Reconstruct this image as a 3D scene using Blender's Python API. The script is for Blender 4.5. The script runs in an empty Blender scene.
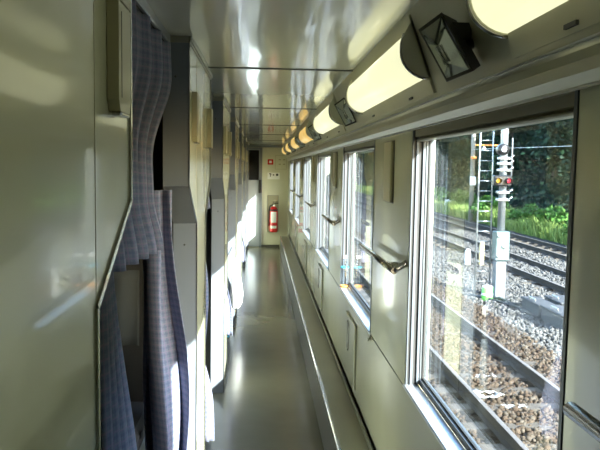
import bpy, math, random
import numpy as np
from mathutils import Vector, Matrix

random.seed(7)
C = bpy.context.scene.collection
PITCH = 1.94
N_BAY = 6
EYE = 1.51
ORD = ['nearest', 'second nearest', 'third nearest', 'fourth nearest', 'fifth nearest', 'farthest']

# ------------------------------------------------------------------ materials
def mat(name, col, rough=0.5, metal=0.0, coat=0.0, spec=0.5, vary=0.0, vscale=6.0, bump=0.0, bscale=3.0, bdist=0.01,
        emit=None, estr=0.0, stretch=None, coat_rough=0.05):
    m = bpy.data.materials.new(name); m.use_nodes = True
    nt = m.node_tree; b = nt.nodes['Principled BSDF']
    b.inputs['Base Color'].default_value = (*col, 1)
    b.inputs['Roughness'].default_value = rough
    b.inputs['Metallic'].default_value = metal
    b.inputs['Specular IOR Level'].default_value = spec
    b.inputs['Coat Weight'].default_value = coat
    b.inputs['Coat Roughness'].default_value = coat_rough
    tc = nt.nodes.new('ShaderNodeTexCoord')
    src = tc.outputs['Object']
    if stretch:
        mp = nt.nodes.new('ShaderNodeMapping'); mp.inputs['Scale'].default_value = stretch
        nt.links.new(src, mp.inputs['Vector']); src = mp.outputs['Vector']
    if vary:
        n = nt.nodes.new('ShaderNodeTexNoise'); n.inputs['Scale'].default_value = vscale; n.inputs['Detail'].default_value = 5
        nt.links.new(src, n.inputs['Vector'])
        r = nt.nodes.new('ShaderNodeValToRGB')
        r.color_ramp.elements[0].position = 0.3; r.color_ramp.elements[1].position = 0.7
        r.color_ramp.elements[0].color = (*[c * (1 - vary) for c in col], 1)
        r.color_ramp.elements[1].color = (*[min(1, c * (1 + vary)) for c in col], 1)
        nt.links.new(n.outputs['Fac'], r.inputs['Fac']); nt.links.new(r.outputs['Color'], b.inputs['Base Color'])
    if bump:
        n2 = nt.nodes.new('ShaderNodeTexNoise'); n2.inputs['Scale'].default_value = bscale; n2.inputs['Detail'].default_value = 2
        nt.links.new(src, n2.inputs['Vector'])
        bp = nt.nodes.new('ShaderNodeBump'); bp.inputs['Strength'].default_value = bump; bp.inputs['Distance'].default_value = bdist
        nt.links.new(n2.outputs['Fac'], bp.inputs['Height']); nt.links.new(bp.outputs['Normal'], b.inputs['Normal'])
        if coat: nt.links.new(bp.outputs['Normal'], b.inputs['Coat Normal'])
    if emit:
        b.inputs['Emission Color'].default_value = (*emit, 1); b.inputs['Emission Strength'].default_value = estr
    return m

def glass_mat(name, tint, refl_rough=0.0, fac=1.0):
    m = bpy.data.materials.new(name); m.use_nodes = True
    nt = m.node_tree; nt.nodes.clear()
    out = nt.nodes.new('ShaderNodeOutputMaterial'); mix = nt.nodes.new('ShaderNodeMixShader')
    tr = nt.nodes.new('ShaderNodeBsdfTransparent'); tr.inputs['Color'].default_value = (*tint, 1)
    gl = nt.nodes.new('ShaderNodeBsdfGlossy'); gl.inputs['Roughness'].default_value = refl_rough
    fr = nt.nodes.new('ShaderNodeFresnel'); fr.inputs['IOR'].default_value = 1.5
    ge = nt.nodes.new('ShaderNodeNewGeometry'); ma = nt.nodes.new('ShaderNodeMath'); ma.operation = 'MULTIPLY_ADD'
    ma.inputs[1].default_value = 1 / 1.5 - 1.5; ma.inputs[2].default_value = 1.5      # same Fresnel curve on both faces of the pane
    nt.links.new(ge.outputs['Backfacing'], ma.inputs[0]); nt.links.new(ma.outputs[0], fr.inputs['IOR'])
    nt.links.new(fr.outputs['Fac'], mix.inputs['Fac'])
    nt.links.new(tr.outputs['BSDF'], mix.inputs[1]); nt.links.new(gl.outputs['BSDF'], mix.inputs[2])
    nt.links.new(mix.outputs['Shader'], out.inputs['Surface'])
    return m

def plaid_mat(name, base, stripe_a, stripe_b):
    m = bpy.data.materials.new(name); m.use_nodes = True
    nt = m.node_tree; b = nt.nodes['Principled BSDF']
    b.inputs['Roughness'].default_value = 0.9; b.inputs['Specular IOR Level'].default_value = 0.15
    b.inputs['Sheen Weight'].default_value = 0.15
    uv = nt.nodes.new('ShaderNodeUVMap'); sep = nt.nodes.new('ShaderNodeSeparateXYZ')
    nt.links.new(uv.outputs['UV'], sep.inputs['Vector'])
    def band(sock, freq, lo, hi):
        mu = nt.nodes.new('ShaderNodeMath'); mu.operation = 'MULTIPLY'; mu.inputs[1].default_value = freq
        fr = nt.nodes.new('ShaderNodeMath'); fr.operation = 'FRACT'
        a = nt.nodes.new('ShaderNodeMath'); a.operation = 'GREATER_THAN'; a.inputs[1].default_value = lo
        c = nt.nodes.new('ShaderNodeMath'); c.operation = 'LESS_THAN'; c.inputs[1].default_value = hi
        d = nt.nodes.new('ShaderNodeMath'); d.operation = 'MULTIPLY'
        nt.links.new(sock, mu.inputs[0]); nt.links.new(mu.outputs[0], fr.inputs[0])
        nt.links.new(fr.outputs[0], a.inputs[0]); nt.links.new(fr.outputs[0], c.inputs[0])
        nt.links.new(a.outputs[0], d.inputs[0]); nt.links.new(c.outputs[0], d.inputs[1])
        return d.outputs[0]
    cur = None
    prev = (*base, 1)
    for sock, f, lo, hi, col, w in ((sep.outputs['X'], 40, 0.0, 0.28, stripe_a, .55), (sep.outputs['Y'], 40, 0.0, 0.28, stripe_a, .55),
                                    (sep.outputs['X'], 40, 0.5, 0.66, stripe_b, .6), (sep.outputs['Y'], 40, 0.5, 0.66, stripe_b, .6),
                                    (sep.outputs['Y'], 20, 0.80, 0.86, (.25, .26, .27), .35)):
        mx = nt.nodes.new('ShaderNodeMix'); mx.data_type = 'RGBA'
        sc = nt.nodes.new('ShaderNodeMath'); sc.operation = 'MULTIPLY'; sc.inputs[1].default_value = w
        nt.links.new(band(sock, f, lo, hi), sc.inputs[0]); nt.links.new(sc.outputs[0], mx.inputs['Factor'])
        if cur is None: mx.inputs['A'].default_value = prev
        else: nt.links.new(cur, mx.inputs['A'])
        mx.inputs['B'].default_value = (*col, 1)
        cur = mx.outputs['Result']
    nt.links.new(cur, b.inputs['Base Color'])
    n = nt.nodes.new('ShaderNodeTexNoise'); n.inputs['Scale'].default_value = 400
    bp = nt.nodes.new('ShaderNodeBump'); bp.inputs['Strength'].default_value = .3; bp.inputs['Distance'].default_value = .001
    nt.links.new(n.outputs['Fac'], bp.inputs['Height']); nt.links.new(bp.outputs['Normal'], b.inputs['Normal'])
    return m

def island_mat(name, cols, rough=0.9):
    m = bpy.data.materials.new(name); m.use_nodes = True
    nt = m.node_tree; b = nt.nodes['Principled BSDF']; b.inputs['Roughness'].default_value = rough
    b.inputs['Specular IOR Level'].default_value = 0.2
    g = nt.nodes.new('ShaderNodeNewGeometry'); r = nt.nodes.new('ShaderNodeValToRGB')
    els = r.color_ramp.elements
    while len(els) < len(cols): els.new(0.5)
    for i, c in enumerate(cols):
        els[i].position = i / (len(cols) - 1); els[i].color = (*c, 1)
    nt.links.new(g.outputs['Random Per Island'], r.inputs['Fac']); nt.links.new(r.outputs['Color'], b.inputs['Base Color'])
    return m

def ground_mat(name, c0, c1, c2, scale):
    m = bpy.data.materials.new(name); m.use_nodes = True
    nt = m.node_tree; b = nt.nodes['Principled BSDF']; b.inputs['Roughness'].default_value = 0.95
    b.inputs['Specular IOR Level'].default_value = 0.1
    tc = nt.nodes.new('ShaderNodeTexCoord'); v = nt.nodes.new('ShaderNodeTexVoronoi'); v.inputs['Scale'].default_value = scale
    r = nt.nodes.new('ShaderNodeValToRGB'); els = r.color_ramp.elements; els.new(0.5)
    for e, p, c in zip(els, (0, .5, 1), (c0, c1, c2)): e.position = p; e.color = (*c, 1)
    nt.links.new(tc.outputs['Object'], v.inputs['Vector'])
    s = nt.nodes.new('ShaderNodeSeparateXYZ'); nt.links.new(v.outputs['Color'], s.inputs['Vector'])
    nt.links.new(s.outputs['X'], r.inputs['Fac']); nt.links.new(r.outputs['Color'], b.inputs['Base Color'])
    bp = nt.nodes.new('ShaderNodeBump'); bp.inputs['Strength'].default_value = 1; bp.inputs['Distance'].default_value = .04
    nt.links.new(v.outputs['Distance'], bp.inputs['Height']); nt.links.new(bp.outputs['Normal'], b.inputs['Normal'])
    return m

CREAM = (.60, .61, .455)
M = {}
M['cream'] = mat('cream_enamel', CREAM, .22, coat=.5, vary=.04, vscale=2, bump=.12, bscale=1.6, bdist=.02)
M['cream_low'] = mat('cream_laminate', (.68, .68, .54), .2, coat=.5, vary=.04, vscale=2, bump=.12, bscale=2.0, bdist=.02)
M['ceiling'] = mat('ceiling_enamel', (.80, .81, .73), .13, coat=.6, spec=.8, bump=.12, bscale=2.2, bdist=.02, stretch=(5, .5, 1))
M['slope'] = mat('cornice_enamel', (.50, .49, .36), .3, coat=.3, vary=.05)
M['cornice'] = mat('cornice_metal', (.36, .355, .27), .3, metal=.3, bump=.1, bscale=3, bdist=.02)
M['grey'] = mat('grey_jamb_paint', (.17, .19, .215), .35, coat=.25, vary=.04, vscale=5)
M['dark'] = mat('dark_interior', (.05, .048, .045), .8)
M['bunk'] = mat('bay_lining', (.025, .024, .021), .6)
M['alu'] = mat('aluminium', (.72, .74, .76), .28, metal=1.0)
M['alu_sill'] = mat('aluminium_sill', (.6, .64, .70), .35, metal=.75)
M['steel'] = mat('stainless', (.55, .54, .5), .18, metal=1.0)
M['bar'] = mat('worn_steel_bar', (.30, .29, .26), .2, metal=1.0)
M['chrome'] = mat('chrome', (.8, .8, .78), .07, metal=1.0)
M['steel_dark'] = mat('dark_stainless', (.28, .275, .21), .3, metal=.3, vary=.05, vscale=4)
M['kick'] = mat('kick_plate', (.10, .097, .08), .35, metal=.4)
M['seam'] = mat('dark_seam', (.05, .05, .045), .6)
M['gasket'] = mat('rubber_gasket', (.03, .03, .03), .6)
M['floor'] = mat('floor_vinyl', (.165, .16, .12), .2, coat=.1, spec=.5, vary=.08, vscale=3, bump=.08, bscale=6, bdist=.01, coat_rough=.12)
M['runner'] = mat('jamb_runner', (.10, .115, .135), .5, metal=.1)
M['frame'] = mat('window_frame', (.13, .145, .16), .4, metal=.4)
M['glass'] = glass_mat('window_glass', (.80, .84, .84))
M['blind'] = mat('blind_fabric', (.30, .28, .2), .6)
M['grip'] = mat('beige_plastic', (.40, .375, .25), .4, coat=.2)
M['curtain'] = plaid_mat('plaid_curtain', (.18, .205, .275), (.115, .135, .22), (.26, .20, .305))
M['towel'] = mat('grey_green_cloth', (.055, .06, .055), .95)
M['sheet'] = mat('white_sheet', (.8, .8, .78), .9, bump=.3, bscale=9)
M['bedding_shaded'] = mat('shaded_bedding', (.06, .06, .065), .95)  # bedding colour darkened to hold the shade inside the nearest bay
M['bunk_cloth'] = mat('bunk_upholstery', (.26, .28, .30), .9)
M['black'] = mat('black_plastic', (.012, .012, .013), .35)
M['lampdark'] = mat('lamp_housing', (.035, .035, .03), .4)
M['mirror'] = mat('lamp_reflector', (.82, .86, .88), .10, metal=1.0)
M['red'] = mat('red_enamel', (.62, .02, .025), .25, coat=.5)
M['white'] = mat('white_print', (.85, .85, .83), .5)
M['blackink'] = mat('black_print', (.015, .015, .015), .5)
M['endwall'] = mat('end_wall_laminate', (.64, .635, .50), .3, coat=.3, vary=.03)
M['door'] = mat('door_blue_grey', (.30, .33, .36), .4, metal=.2)
M['doorglass'] = mat('dark_door_glass', (.008, .009, .01), .08)
M['disc'] = mat('lamp_end_cap', (.62, .61, .46), .35)
def lamp_mat(name, col, s):
    return mat(name, tuple(.6 * c for c in col), .3, emit=col, estr=s)
M['lamp'] = lamp_mat('lamp_diffuser', (1.0, 1.0, .64), 0.185)
M['lamp_amber'] = lamp_mat('amber_diffuser', (1.0, .66, .20), 0.14)
M['pet'] = glass_mat('clear_bottle', (.9, .93, .95), .02)
M['orange'] = mat('orange_label', (.75, .28, .06), .5)
M['teal'] = mat('teal_cloth', (.03, .35, .5), .7)
# outside
M['rust'] = mat('rail_steel', (.030, .024, .020), .8, vary=.3, vscale=3, spec=.2)
M['railtop'] = mat('rail_head', (.16, .14, .125), .5, metal=.3)
M['tie'] = mat('sleeper_concrete', (0.067, 0.055, 0.043), .9, vary=.2, vscale=8)
M['brown_stone'] = island_mat('brown_ballast', [(0.028, 0.018, 0.011), (0.052, 0.035, 0.024), (0.075, 0.055, 0.039), (0.039, 0.028, 0.018), (0.094, 0.078, 0.062)])
M['grey_stone'] = island_mat('grey_ballast', [(0.052, 0.052, 0.049), (0.086, 0.084, 0.082), (0.110, 0.107, 0.104), (0.067, 0.065, 0.062), (0.133, 0.131, 0.128)])
M['gbrown'] = ground_mat('ballast_bed_brown', (0.020, 0.013, 0.009), (0.043, 0.031, 0.020), (0.067, 0.052, 0.035), 16)
M['ggrey'] = ground_mat('ballast_bed_grey', (0.035, 0.034, 0.031), (0.071, 0.067, 0.062), (0.106, 0.102, 0.098), 14)
M['concrete'] = mat('concrete', (0.041, 0.044, 0.050), .85, vary=.12, vscale=6)
M['pole'] = mat('pale_concrete', (0.246, 0.238, 0.205), .8, vary=.1, vscale=3)
M['galv'] = mat('galvanised_steel', (0.344, 0.369, 0.385), .35, metal=.7)
M['cabinet'] = mat('pale_green_cabinet', (0.086, 0.129, 0.129), .5)
M['pale'] = mat('pale_blue_paint', (0.129, 0.145, 0.161), .6)
M['gpaint'] = mat('bright_green_plastic', (.18, .75, .12), .5)
M['lens_y'] = mat('amber_lens', (.5, .25, .03), .2, emit=(1, .55, .1), estr=.35)
M['lens_r'] = mat('red_lens', (.5, .03, .05), .2, emit=(1, .08, .12), estr=.3)
M['lens_w'] = mat('clear_lens', (.7, .75, .8), .1)
M['bark'] = mat('bark', (.06, .045, .03), .9)
M['leaf_dark'] = island_mat('dark_leaves', [(.004, .018, .012), (.008, .03, .018), (.016, .048, .022)], .7)
M['leaf_mid'] = island_mat('mid_leaves', [(0.025, 0.074, 0.012), (0.049, 0.131, 0.021), (0.082, 0.180, 0.033)], .6)
M['grass'] = island_mat('tall_grass', [(.10, .165, .035), (.18, .26, .065), (.28, .35, .10)], .6)
M['hill'] = mat('wooded_slope', (.003, .011, .008), .95, spec=.0, vary=.5, vscale=.8)
M['paintmark'] = mat('worn_white_paint', (.36, .37, .38), .8)
M['wire'] = mat('pale_wire', (.5, .5, .5), .5)
M['cable'] = mat('black_cable', (.02, .02, .022), .6)
M['ywood'] = mat('yellow_post', (.45, .38, .2), .7)

# ------------------------------------------------------------------ mesh builder
class MB:
    def __init__(s): s.v = []; s.f = []; s.m = []; s.mats = []; s.smooth = []
    def _mi(s, m):
        if m not in s.mats: s.mats.append(m)
        return s.mats.index(m)
    def add(s, vs, fs, m, smooth=False):
        o = len(s.v); s.v += [tuple(v) for v in vs]; k = s._mi(m)
        for f in fs:
            s.f.append(tuple(o + i for i in f)); s.m.append(k); s.smooth.append(smooth)
        return s
    def box(s, lo, hi, m):
        (a, b, c), (d, e, f) = lo, hi
        v = [(a, b, c), (d, b, c), (d, e, c), (a, e, c), (a, b, f), (d, b, f), (d, e, f), (a, e, f)]
        return s.add(v, [(0, 3, 2, 1), (4, 5, 6, 7), (0, 1, 5, 4), (1, 2, 6, 5), (2, 3, 7, 6), (3, 0, 4, 7)], m)
    def bbox(s, lo, hi, m, r=.004):
        """box with chamfered edges"""
        lo = Vector(lo); hi = Vector(hi); r = min(r, *[(hi - lo)[i] * .45 for i in range(3)])
        vs = []; idx = {}
        for sx in (0, 1):
            for sy in (0, 1):
                for sz in (0, 1):
                    sg = (sx, sy, sz)
                    for ax in range(3):
                        p = []
                        for i in range(3):
                            e = hi[i] if sg[i] else lo[i]
                            d = -r if sg[i] else r
                            p.append(e if i == ax else e + d)
                        idx[(sg, ax)] = len(vs); vs.append(p)
        fs = []
        for ax in range(3):
            u, w = (ax + 1) % 3, (ax + 2) % 3
            for sd in (0, 1):
                q = []
                for (a, b) in ((0, 0), (1, 0), (1, 1), (0, 1)):
                    sg = [0, 0, 0]; sg[ax] = sd; sg[u] = a; sg[w] = b; q.append(idx[(tuple(sg), ax)])
                fs.append(tuple(q if sd else q[::-1]))
        for ax in range(3):
            u, w = (ax + 1) % 3, (ax + 2) % 3
            for a in (0, 1):
                for b in (0, 1):
                    s0 = [0, 0, 0]; s0[u] = a; s0[w] = b; s1 = list(s0); s1[ax] = 1
                    q = [idx[(tuple(s0), u)], idx[(tuple(s1), u)], idx[(tuple(s1), w)], idx[(tuple(s0), w)]]
                    fs.append(tuple(q if (a == b) else q[::-1]))
        for sx in (0, 1):
            for sy in (0, 1):
                for sz in (0, 1):
                    sg = (sx, sy, sz); q = [idx[(sg, 0)], idx[(sg, 1)], idx[(sg, 2)]]
                    fs.append(tuple(q if (sx + sy + sz) % 2 == 1 else q[::-1]))
        return s.add(vs, fs, m)
    def prism(s, poly, axis, a, b, m, mside=None, caps=True, smooth=False):
        """poly: 2D points in the plane of the two other axes, extruded along axis from a to b"""
        n = len(poly)
        def P(p, t):
            if axis == 'x': return (t, p[0], p[1])
            if axis == 'y': return (p[0], t, p[1])
            return (p[0], p[1], t)
        v = [P(p, a) for p in poly] + [P(p, b) for p in poly]
        area = sum(poly[i][0] * poly[(i + 1) % n][1] - poly[(i + 1) % n][0] * poly[i][1] for i in range(n))
        flip = (area < 0) != (axis == 'y') 
        if b < a: flip = not flip
        c = [tuple(range(n))[::-1], tuple(range(n, 2 * n))]
        sd = [(i, (i + 1) % n, n + (i + 1) % n, n + i) for i in range(n)]
        if flip: c = [x[::-1] for x in c]; sd = [x[::-1] for x in sd]
        o = len(s.v)
        if caps: s.add(v, c, m)
        else: s.v += v
        k = s._mi(mside or m)
        for f in sd:
            s.f.append(tuple(o + i for i in f)); s.m.append(k); s.smooth.append(smooth)
        return s
    def tube(s, pts, r, m, seg=10, caps=True):
        pts = [Vector(p) for p in pts]; rs = r if isinstance(r, (list, tuple)) else [r] * len(pts)
        vs = []; fs = []
        up = None
        for i, p in enumerate(pts):
            t = (pts[min(i + 1, len(pts) - 1)] - pts[max(i - 1, 0)]).normalized()
            if up is None:
                up = Vector((0, 0, 1)) if abs(t.z) < .9 else Vector((1, 0, 0))
            a = t.cross(up).normalized(); b = a.cross(t).normalized(); up = b
            for k in range(seg):
                th = 2 * math.pi * k / seg
                vs.append(p + (a * math.cos(th) + b * math.sin(th)) * rs[i])
        for i in range(len(pts) - 1):
            for k in range(seg):
                q = (i * seg + k, i * seg + (k + 1) % seg, (i + 1) * seg + (k + 1) % seg, (i + 1) * seg + k)
                fs.append(q)
        s.add(vs, fs, m, True)
        if caps:
            o = len(s.v) - len(vs); k_ = s._mi(m)
            s.f.append(tuple(o + k for k in range(seg))[::-1]); s.m.append(k_); s.smooth.append(False)
            s.f.append(tuple(o + (len(pts) - 1) * seg + k for k in range(seg))); s.m.append(k_); s.smooth.append(False)
        return s
    def lathe(s, prof, c, m, seg=20, axis='z'):
        vs = []; fs = []
        for r, h in prof:
            for k in range(seg):
                th = 2 * math.pi * k / seg
                x, y = r * math.cos(th), r * math.sin(th)
                vs.append((c[0] + x, c[1] + y, c[2] + h) if axis == 'z' else (c[0] + x, c[1] - h, c[2] + y) if axis == 'y' else (c[0] - h, c[1] + x, c[2] + y))
        n = len(prof)
        for i in range(n - 1):
            for k in range(seg):
                fs.append((i * seg + k, i * seg + (k + 1) % seg, (i + 1) * seg + (k + 1) % seg, (i + 1) * seg + k))
        s.add(vs, fs, m, True)
        return s
    def build(s, name, parent=None, solid=None):
        me = bpy.data.meshes.new(name)
        me.from_pydata(s.v, [], s.f)
        for m in s.mats: me.materials.append(m)
        me.polygons.foreach_set('material_index', s.m)
        me.polygons.foreach_set('use_smooth', s.smooth)
        me.update()
        o = bpy.data.objects.new(name, me); C.objects.link(o)
        if parent: 
            o.parent = parent
            o.matrix_parent_inverse = Matrix.Identity(4)
        return o

def tag(o, label, cat, group=None, kind=None):
    o['label'] = label; o['category'] = cat
    if group: o['group'] = group
    if kind: o['kind'] = kind
    return o
def struct(o): o['kind'] = 'structure'; return o
def empty(name, loc, label=None, cat=None, group=None):
    o = bpy.data.objects.new(name, None); o.empty_display_size = .1; o.location = loc; C.objects.link(o)
    if label: tag(o, label, cat, group)
    return o
def kids(o): return [c for c in bpy.data.objects if c.parent == o]
def copy_tree(o, parent=None):
    c = o.copy(); C.objects.link(c)
    if parent: c.parent = parent
    for ch in kids(o): copy_tree(ch, c)
    return c

# ------------------------------------------------------------------ shell
Y0, Y1 = -1.4, 12.85
XL, XR, XG = -.24, .50, .56
ZC = 1.93
FX = .353          # front of the ledge along the right wall
ZS, ZT = .776, 1.64  # window sill and head
WIN = [(1.06 + PITCH * k, 2.26 + PITCH * k) for k in range(0, N_BAY)]  # window behind the camera left out; blank unseen wall there dims the near end

struct(MB().box((-2.2, Y0, -.08), (XR + .08, Y1 + .1, 0), M['floor']).build('floor'))
struct(MB().box((-2.2, Y0, ZC), (XR + .08, Y1 + .1, ZC + .08), M['ceiling']).build('ceiling'))
struct(MB().box((-2.2, Y0 - .08, 0), (XR + .08, Y0, ZC), M['cream']).build('wall_back'))
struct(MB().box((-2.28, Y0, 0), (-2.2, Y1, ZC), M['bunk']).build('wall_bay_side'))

wr = MB()
wr.box((XR, Y0, 0), (XR + .08, Y1, ZS - .012), M['cream_low'])
wr.box((XR, Y0, ZT), (XR + .08, Y1, ZC), M['cream'])
e = Y0
for a, b in WIN + [(Y1, None)]:
    if a > e: wr.box((XR, e, ZS - .012), (XR + .08, a, ZT), M['cream'])
    e = b
wr = struct(wr.build('wall_right'))
sm = MB()
for (a, b), (c, d) in zip(WIN, WIN[1:] + [(Y1 - .002, 0)]):
    sm.box((XR - .0012, b, ZS - .014), (XR + .004, c, ZS - .010), M['seam'])
struct(sm.build('trim_sill_seam'))
bs = MB()
bs.box((XR - .014, Y0, .285), (XR, 12.2, .325), M['steel_dark'])
bs.box((XR - .017, Y0, .318), (XR, 12.2, .325), M['steel'])
struct(bs.build('baseboard_right'))

# raised ledge that hides the heater along the right wall
hd = MB()
hd.box((FX, Y0, 0), (XR, 12.15, .283), M['steel_dark'])
hd.box((FX - .003, Y0, .012), (FX, 12.15, .262), M['kick'])
hd = struct(hd.build('trim_heater_ledge'))
tr = MB().bbox((FX - .006, Y0, .262), (FX + .014, 12.15, .288), M['steel'], .005).build('edge_strip', hd)
MB().box((FX + .004, 12.15, 0), (XR, 12.17, .284), M['steel']).build('end_cap', hd)

# cornice and sloped lamp panel above the windows
pro = [(.385, ZC), (.47, EYE + .1935), (.466, EYE + .180), (.466, EYE + .165), (.472, EYE + .148), (.486, EYE + .1304), (.5, EYE + .1304), (.5, ZC)]
cn = MB().prism(pro[:2] + [(.5, EYE + .1935), (.5, ZC)], 'y', Y0, Y1, M['slope']).build('trim_lamp_panel'); struct(cn)
cn = MB().prism(pro[1:7] + [(.5, EYE + .1935)], 'y', Y0, Y1, M['cornice']).build('trim_cornice'); struct(cn)
MB().box((.4655, Y0, EYE + .1915), (.4735, Y1, EYE + .195), M['alu']).build('upper_bead', cn)
MB().box((.4835, Y0, EYE + .128), (.4885, Y1, EYE + .1315), M['alu']).build('lower_bead', cn)

# ceiling joint strips
i = 0
for y in [2.94 + PITCH * k for k in range(-2, 6)]:
    i += 1
    o = MB().box((XL, y - .006, ZC - .003), (.387, y + .006, ZC), M['seam']); o.box((XL, y + .0065, ZC - .004), (.387, y + .013, ZC), M['steel'])
    struct(o.build('trim_ceiling_joint'))

# windows
for n, (a, b) in enumerate(WIN):
    w = MB()
    for lo, hi in (((a, ZS), (a + .013, ZT)), ((b - .013, ZS), (b, ZT)), ((a + .013, ZS), (b - .013, ZS + .02)), ((a + .013, ZT - .03), (b - .013, ZT))):
        w.box((.548, lo[0], lo[1]), (.574, hi[0], hi[1]), M['frame'])
    # stepped jamb runners
    for yy, sg in ((a, 1), (b, -1)):
        for x0, x1, d in ((.502, .505, .008), (.515, .523, .010), (.537, .545, .012)):
            ya, yb = sorted((yy, yy + sg * d)); w.box((x0, ya, ZS), (x1, yb, ZT), M['runner'])
        ya, yb = sorted((yy, yy + sg * .004)); w.box((.506, ya, ZS), (.548, yb, ZT), M['gasket'])
    w.box((.498, a + .0025, ZS), (.507, a + .014, ZT), M['frame'])
    w = struct(w.build('window_%d' % (n + 1)))
    MB().box((.562, a + .013, ZS + .02), (.568, b - .013, ZT - .03), M['glass']).build('window_pane', w)
    g = MB()
    for lo, hi in (((a + .013, ZS + .02), (a + .018, ZT - .03)), ((b - .018, ZS + .02), (b - .013, ZT - .03)), ((a + .018, ZS + .02), (b - .018, ZS + .026))):
        g.box((.556, *lo), (.5615, *hi), M['gasket'])
    g.build('gasket', w)
    MB().bbox((.493, a - .006, ZS - .012), (.548, b + .006, ZS), M['alu_sill'], .003).build('sill', w)
    bl = MB().box((.508, a + .015, ZT - .022), (.546, b - .015, ZT), M['blind'])
    bl.tube([(.527, a + .016, ZT - .018), (.527, b - .016, ZT - .018)], .010, M['blind'], 8)
    bl = bl.build('blind', w)
    MB().bbox((.510, a + .018, ZT - .036), (.541, b - .018, ZT - .028), M['steel_dark'], .003).build('pull_bar', bl)

# ------------------------------------------------------------------ left side: partitions between the berth openings
ZU, ZD = 1.445, 1.30
def side_prof(k):
    """corner points (Y,Z) of partition k, which lies between opening k-1 and opening k"""
    o = PITCH * k
    return [(2.53 - PITCH + o, 0), (2.53 - PITCH + o, ZD), (2.262 - PITCH + o, ZU), (2.262 - PITCH + o, ZC),
            (1.262 + o, ZC), (1.262 + o, ZU), (1.0 + o, ZD), (1.0 + o, 0)]
XB = -.32
for k in range(0, N_BAY + 1):
    p = side_prof(k)
    if k == 0: p = [(Y0, 0), (Y0, ZC)] + p[4:]
    if k == N_BAY: p = p[:4] + [(Y1, ZC), (Y1, 0)]
    w = MB().prism(p, 'x', XB, XL, M['cream'])
    w = struct(w.build('wall_left'))
    # grey metal jambs round the opening edges and bright edge beads
    runs = []
    if k > 0: runs.append((p[0:4], -1))
    if k < N_BAY: runs.append((p[-4:], 1))
    for r, sg in runs:
        j = MB(); bd = MB()
        for (y0, z0), (y1, z1) in zip(r, r[1:]):
            d = Vector((y1 - y0, z1 - z0)).normalized(); nrm = Vector((-d.y, d.x))
            if nrm.x * sg < 0: nrm = -nrm
            t = .0025
            q = [(y0, z0), (y1, z1), (y1 + nrm.x * t, z1 + nrm.y * t), (y0 + nrm.x * t, z0 + nrm.y * t)]
            j.prism(q, 'x', XB - .003, XL + .001, M['grey'])
            t2 = .004
            q = [(y0 - nrm.x * .007, z0 - nrm.y * .007), (y1 - nrm.x * .007, z1 - nrm.y * .007), (y1 + nrm.x * t2, z1 + nrm.y * t2), (y0 + nrm.x * t2, z0 + nrm.y * t2)]
            bd.prism(q, 'x', XL + .001, XL + .004, M['steel'])
        jo = j.build('jamb', w)
        bd.build('edge_bead', w)
        s = MB()
        yj = r[0][0] if r[0][1] == 0 else r[3][0]; yu = r[-1][0] if sg < 0 else r[0][0]
        for z, yy in ((1.22, yj), (.62, yj), (1.80, yu)):
            s.lathe([(0, .0042), (.004, .0035), (.004, 0)], (XL - .042, yy, z), M['seam'], 8, 'y')
        s.build('screw', jo)
    if k > 0: MB().box((XB, p[3][0] - .004, ZC - .022), (XL + .004, p[4][0] + (.004 if k < N_BAY else 0), ZC - .001), M['steel_dark']).build('head_strip', w)
    # panel joints: the widened top pieces are separate sheets
    s = MB()
    for y in ([1.0 + PITCH * k] if k < N_BAY else []) + ([2.53 - PITCH + PITCH * k] if k > 0 else []):
        s.box((XL, y - .001, ZD), (XL + .0006, y + .001, ZC), M['grip'])
    if k > 0:
        a_, b_ = p[3][0], p[4][0]
        s.box((XL, a_ + .01, 1.765), (XL + .0006, b_ - .01, 1.768), M['seam'])
    s.build('panel_joint', w)
    s = MB()
    for y in ([.99 + PITCH * k] if k < N_BAY else []) + ([2.545 - PITCH + PITCH * k] if k > 0 else []):
        for z in (1.637, 1.385, 1.133):
            s.lathe([(0, .0022), (.0025, .002), (.003, 0)], (XL, y, z), M['seam'], 8, 'x')
    o = s.build('panel_screw', w)
    # bay walls behind the partition
    yc = 1.0 + PITCH * k - .235
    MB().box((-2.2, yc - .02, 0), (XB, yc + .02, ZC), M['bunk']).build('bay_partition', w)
    # skirting
    if k > 0 and k < N_BAY:
        MB().box((XL, p[0][0], 0), (XL + .006, p[-1][0], .06), M['kick']).build('skirting', w)
for k in range(0, N_BAY + 1):
    ya = Y0 if k == 0 else 2.262 - PITCH + PITCH * k; yb = Y1 if k == N_BAY else 1.262 + PITCH * k
    struct(MB().box((XL - .01, ya, ZC - .014), (XL + .009, yb, ZC), M['steel_dark']).build('trim_ceiling_left'))

def place_word(k): return ORD[k]

# upright grip covers on the wide upper panels
def grip(y, label):
    t = empty('grip_cover', (XL + .001, y, 1.594), label, 'grip cover', 'grip covers on the berth partitions')
    b = MB().prism([(-.047, .018), (-.036, 0), (.036, 0), (.047, .018), (.047, .168), (-.047, .168)], 'x', 0, .018, M['grip']).build('cover', t)
    if y < 2: MB().box((0, -.045, .172), (.018, .045, .325), M['grip']).build('upper_block', t)
    MB().bbox((.002, -.034, -.006), (.019, .034, 0), M['steel'], .002).build('foot_clip', t)
    s = MB().box((.018, -.028, .022), (.0185, -.024, .155), M['seam']); s.build('groove', t)
    return t
for k in range(0, N_BAY):
    if k == 0: grip(1.125, 'beige upright grip cover on the big cream panel nearest the camera')
    else: grip(1.125 + PITCH * k, 'beige grip cover at the far edge of the %s panel between berth openings' % ORD[k - 1])
for k in range(1, N_BAY + 1):
    if k < N_BAY: grip(2.40 + PITCH * (k - 1), 'beige grip cover at the near edge of the %s panel between berth openings' % ORD[k - 1])

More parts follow.
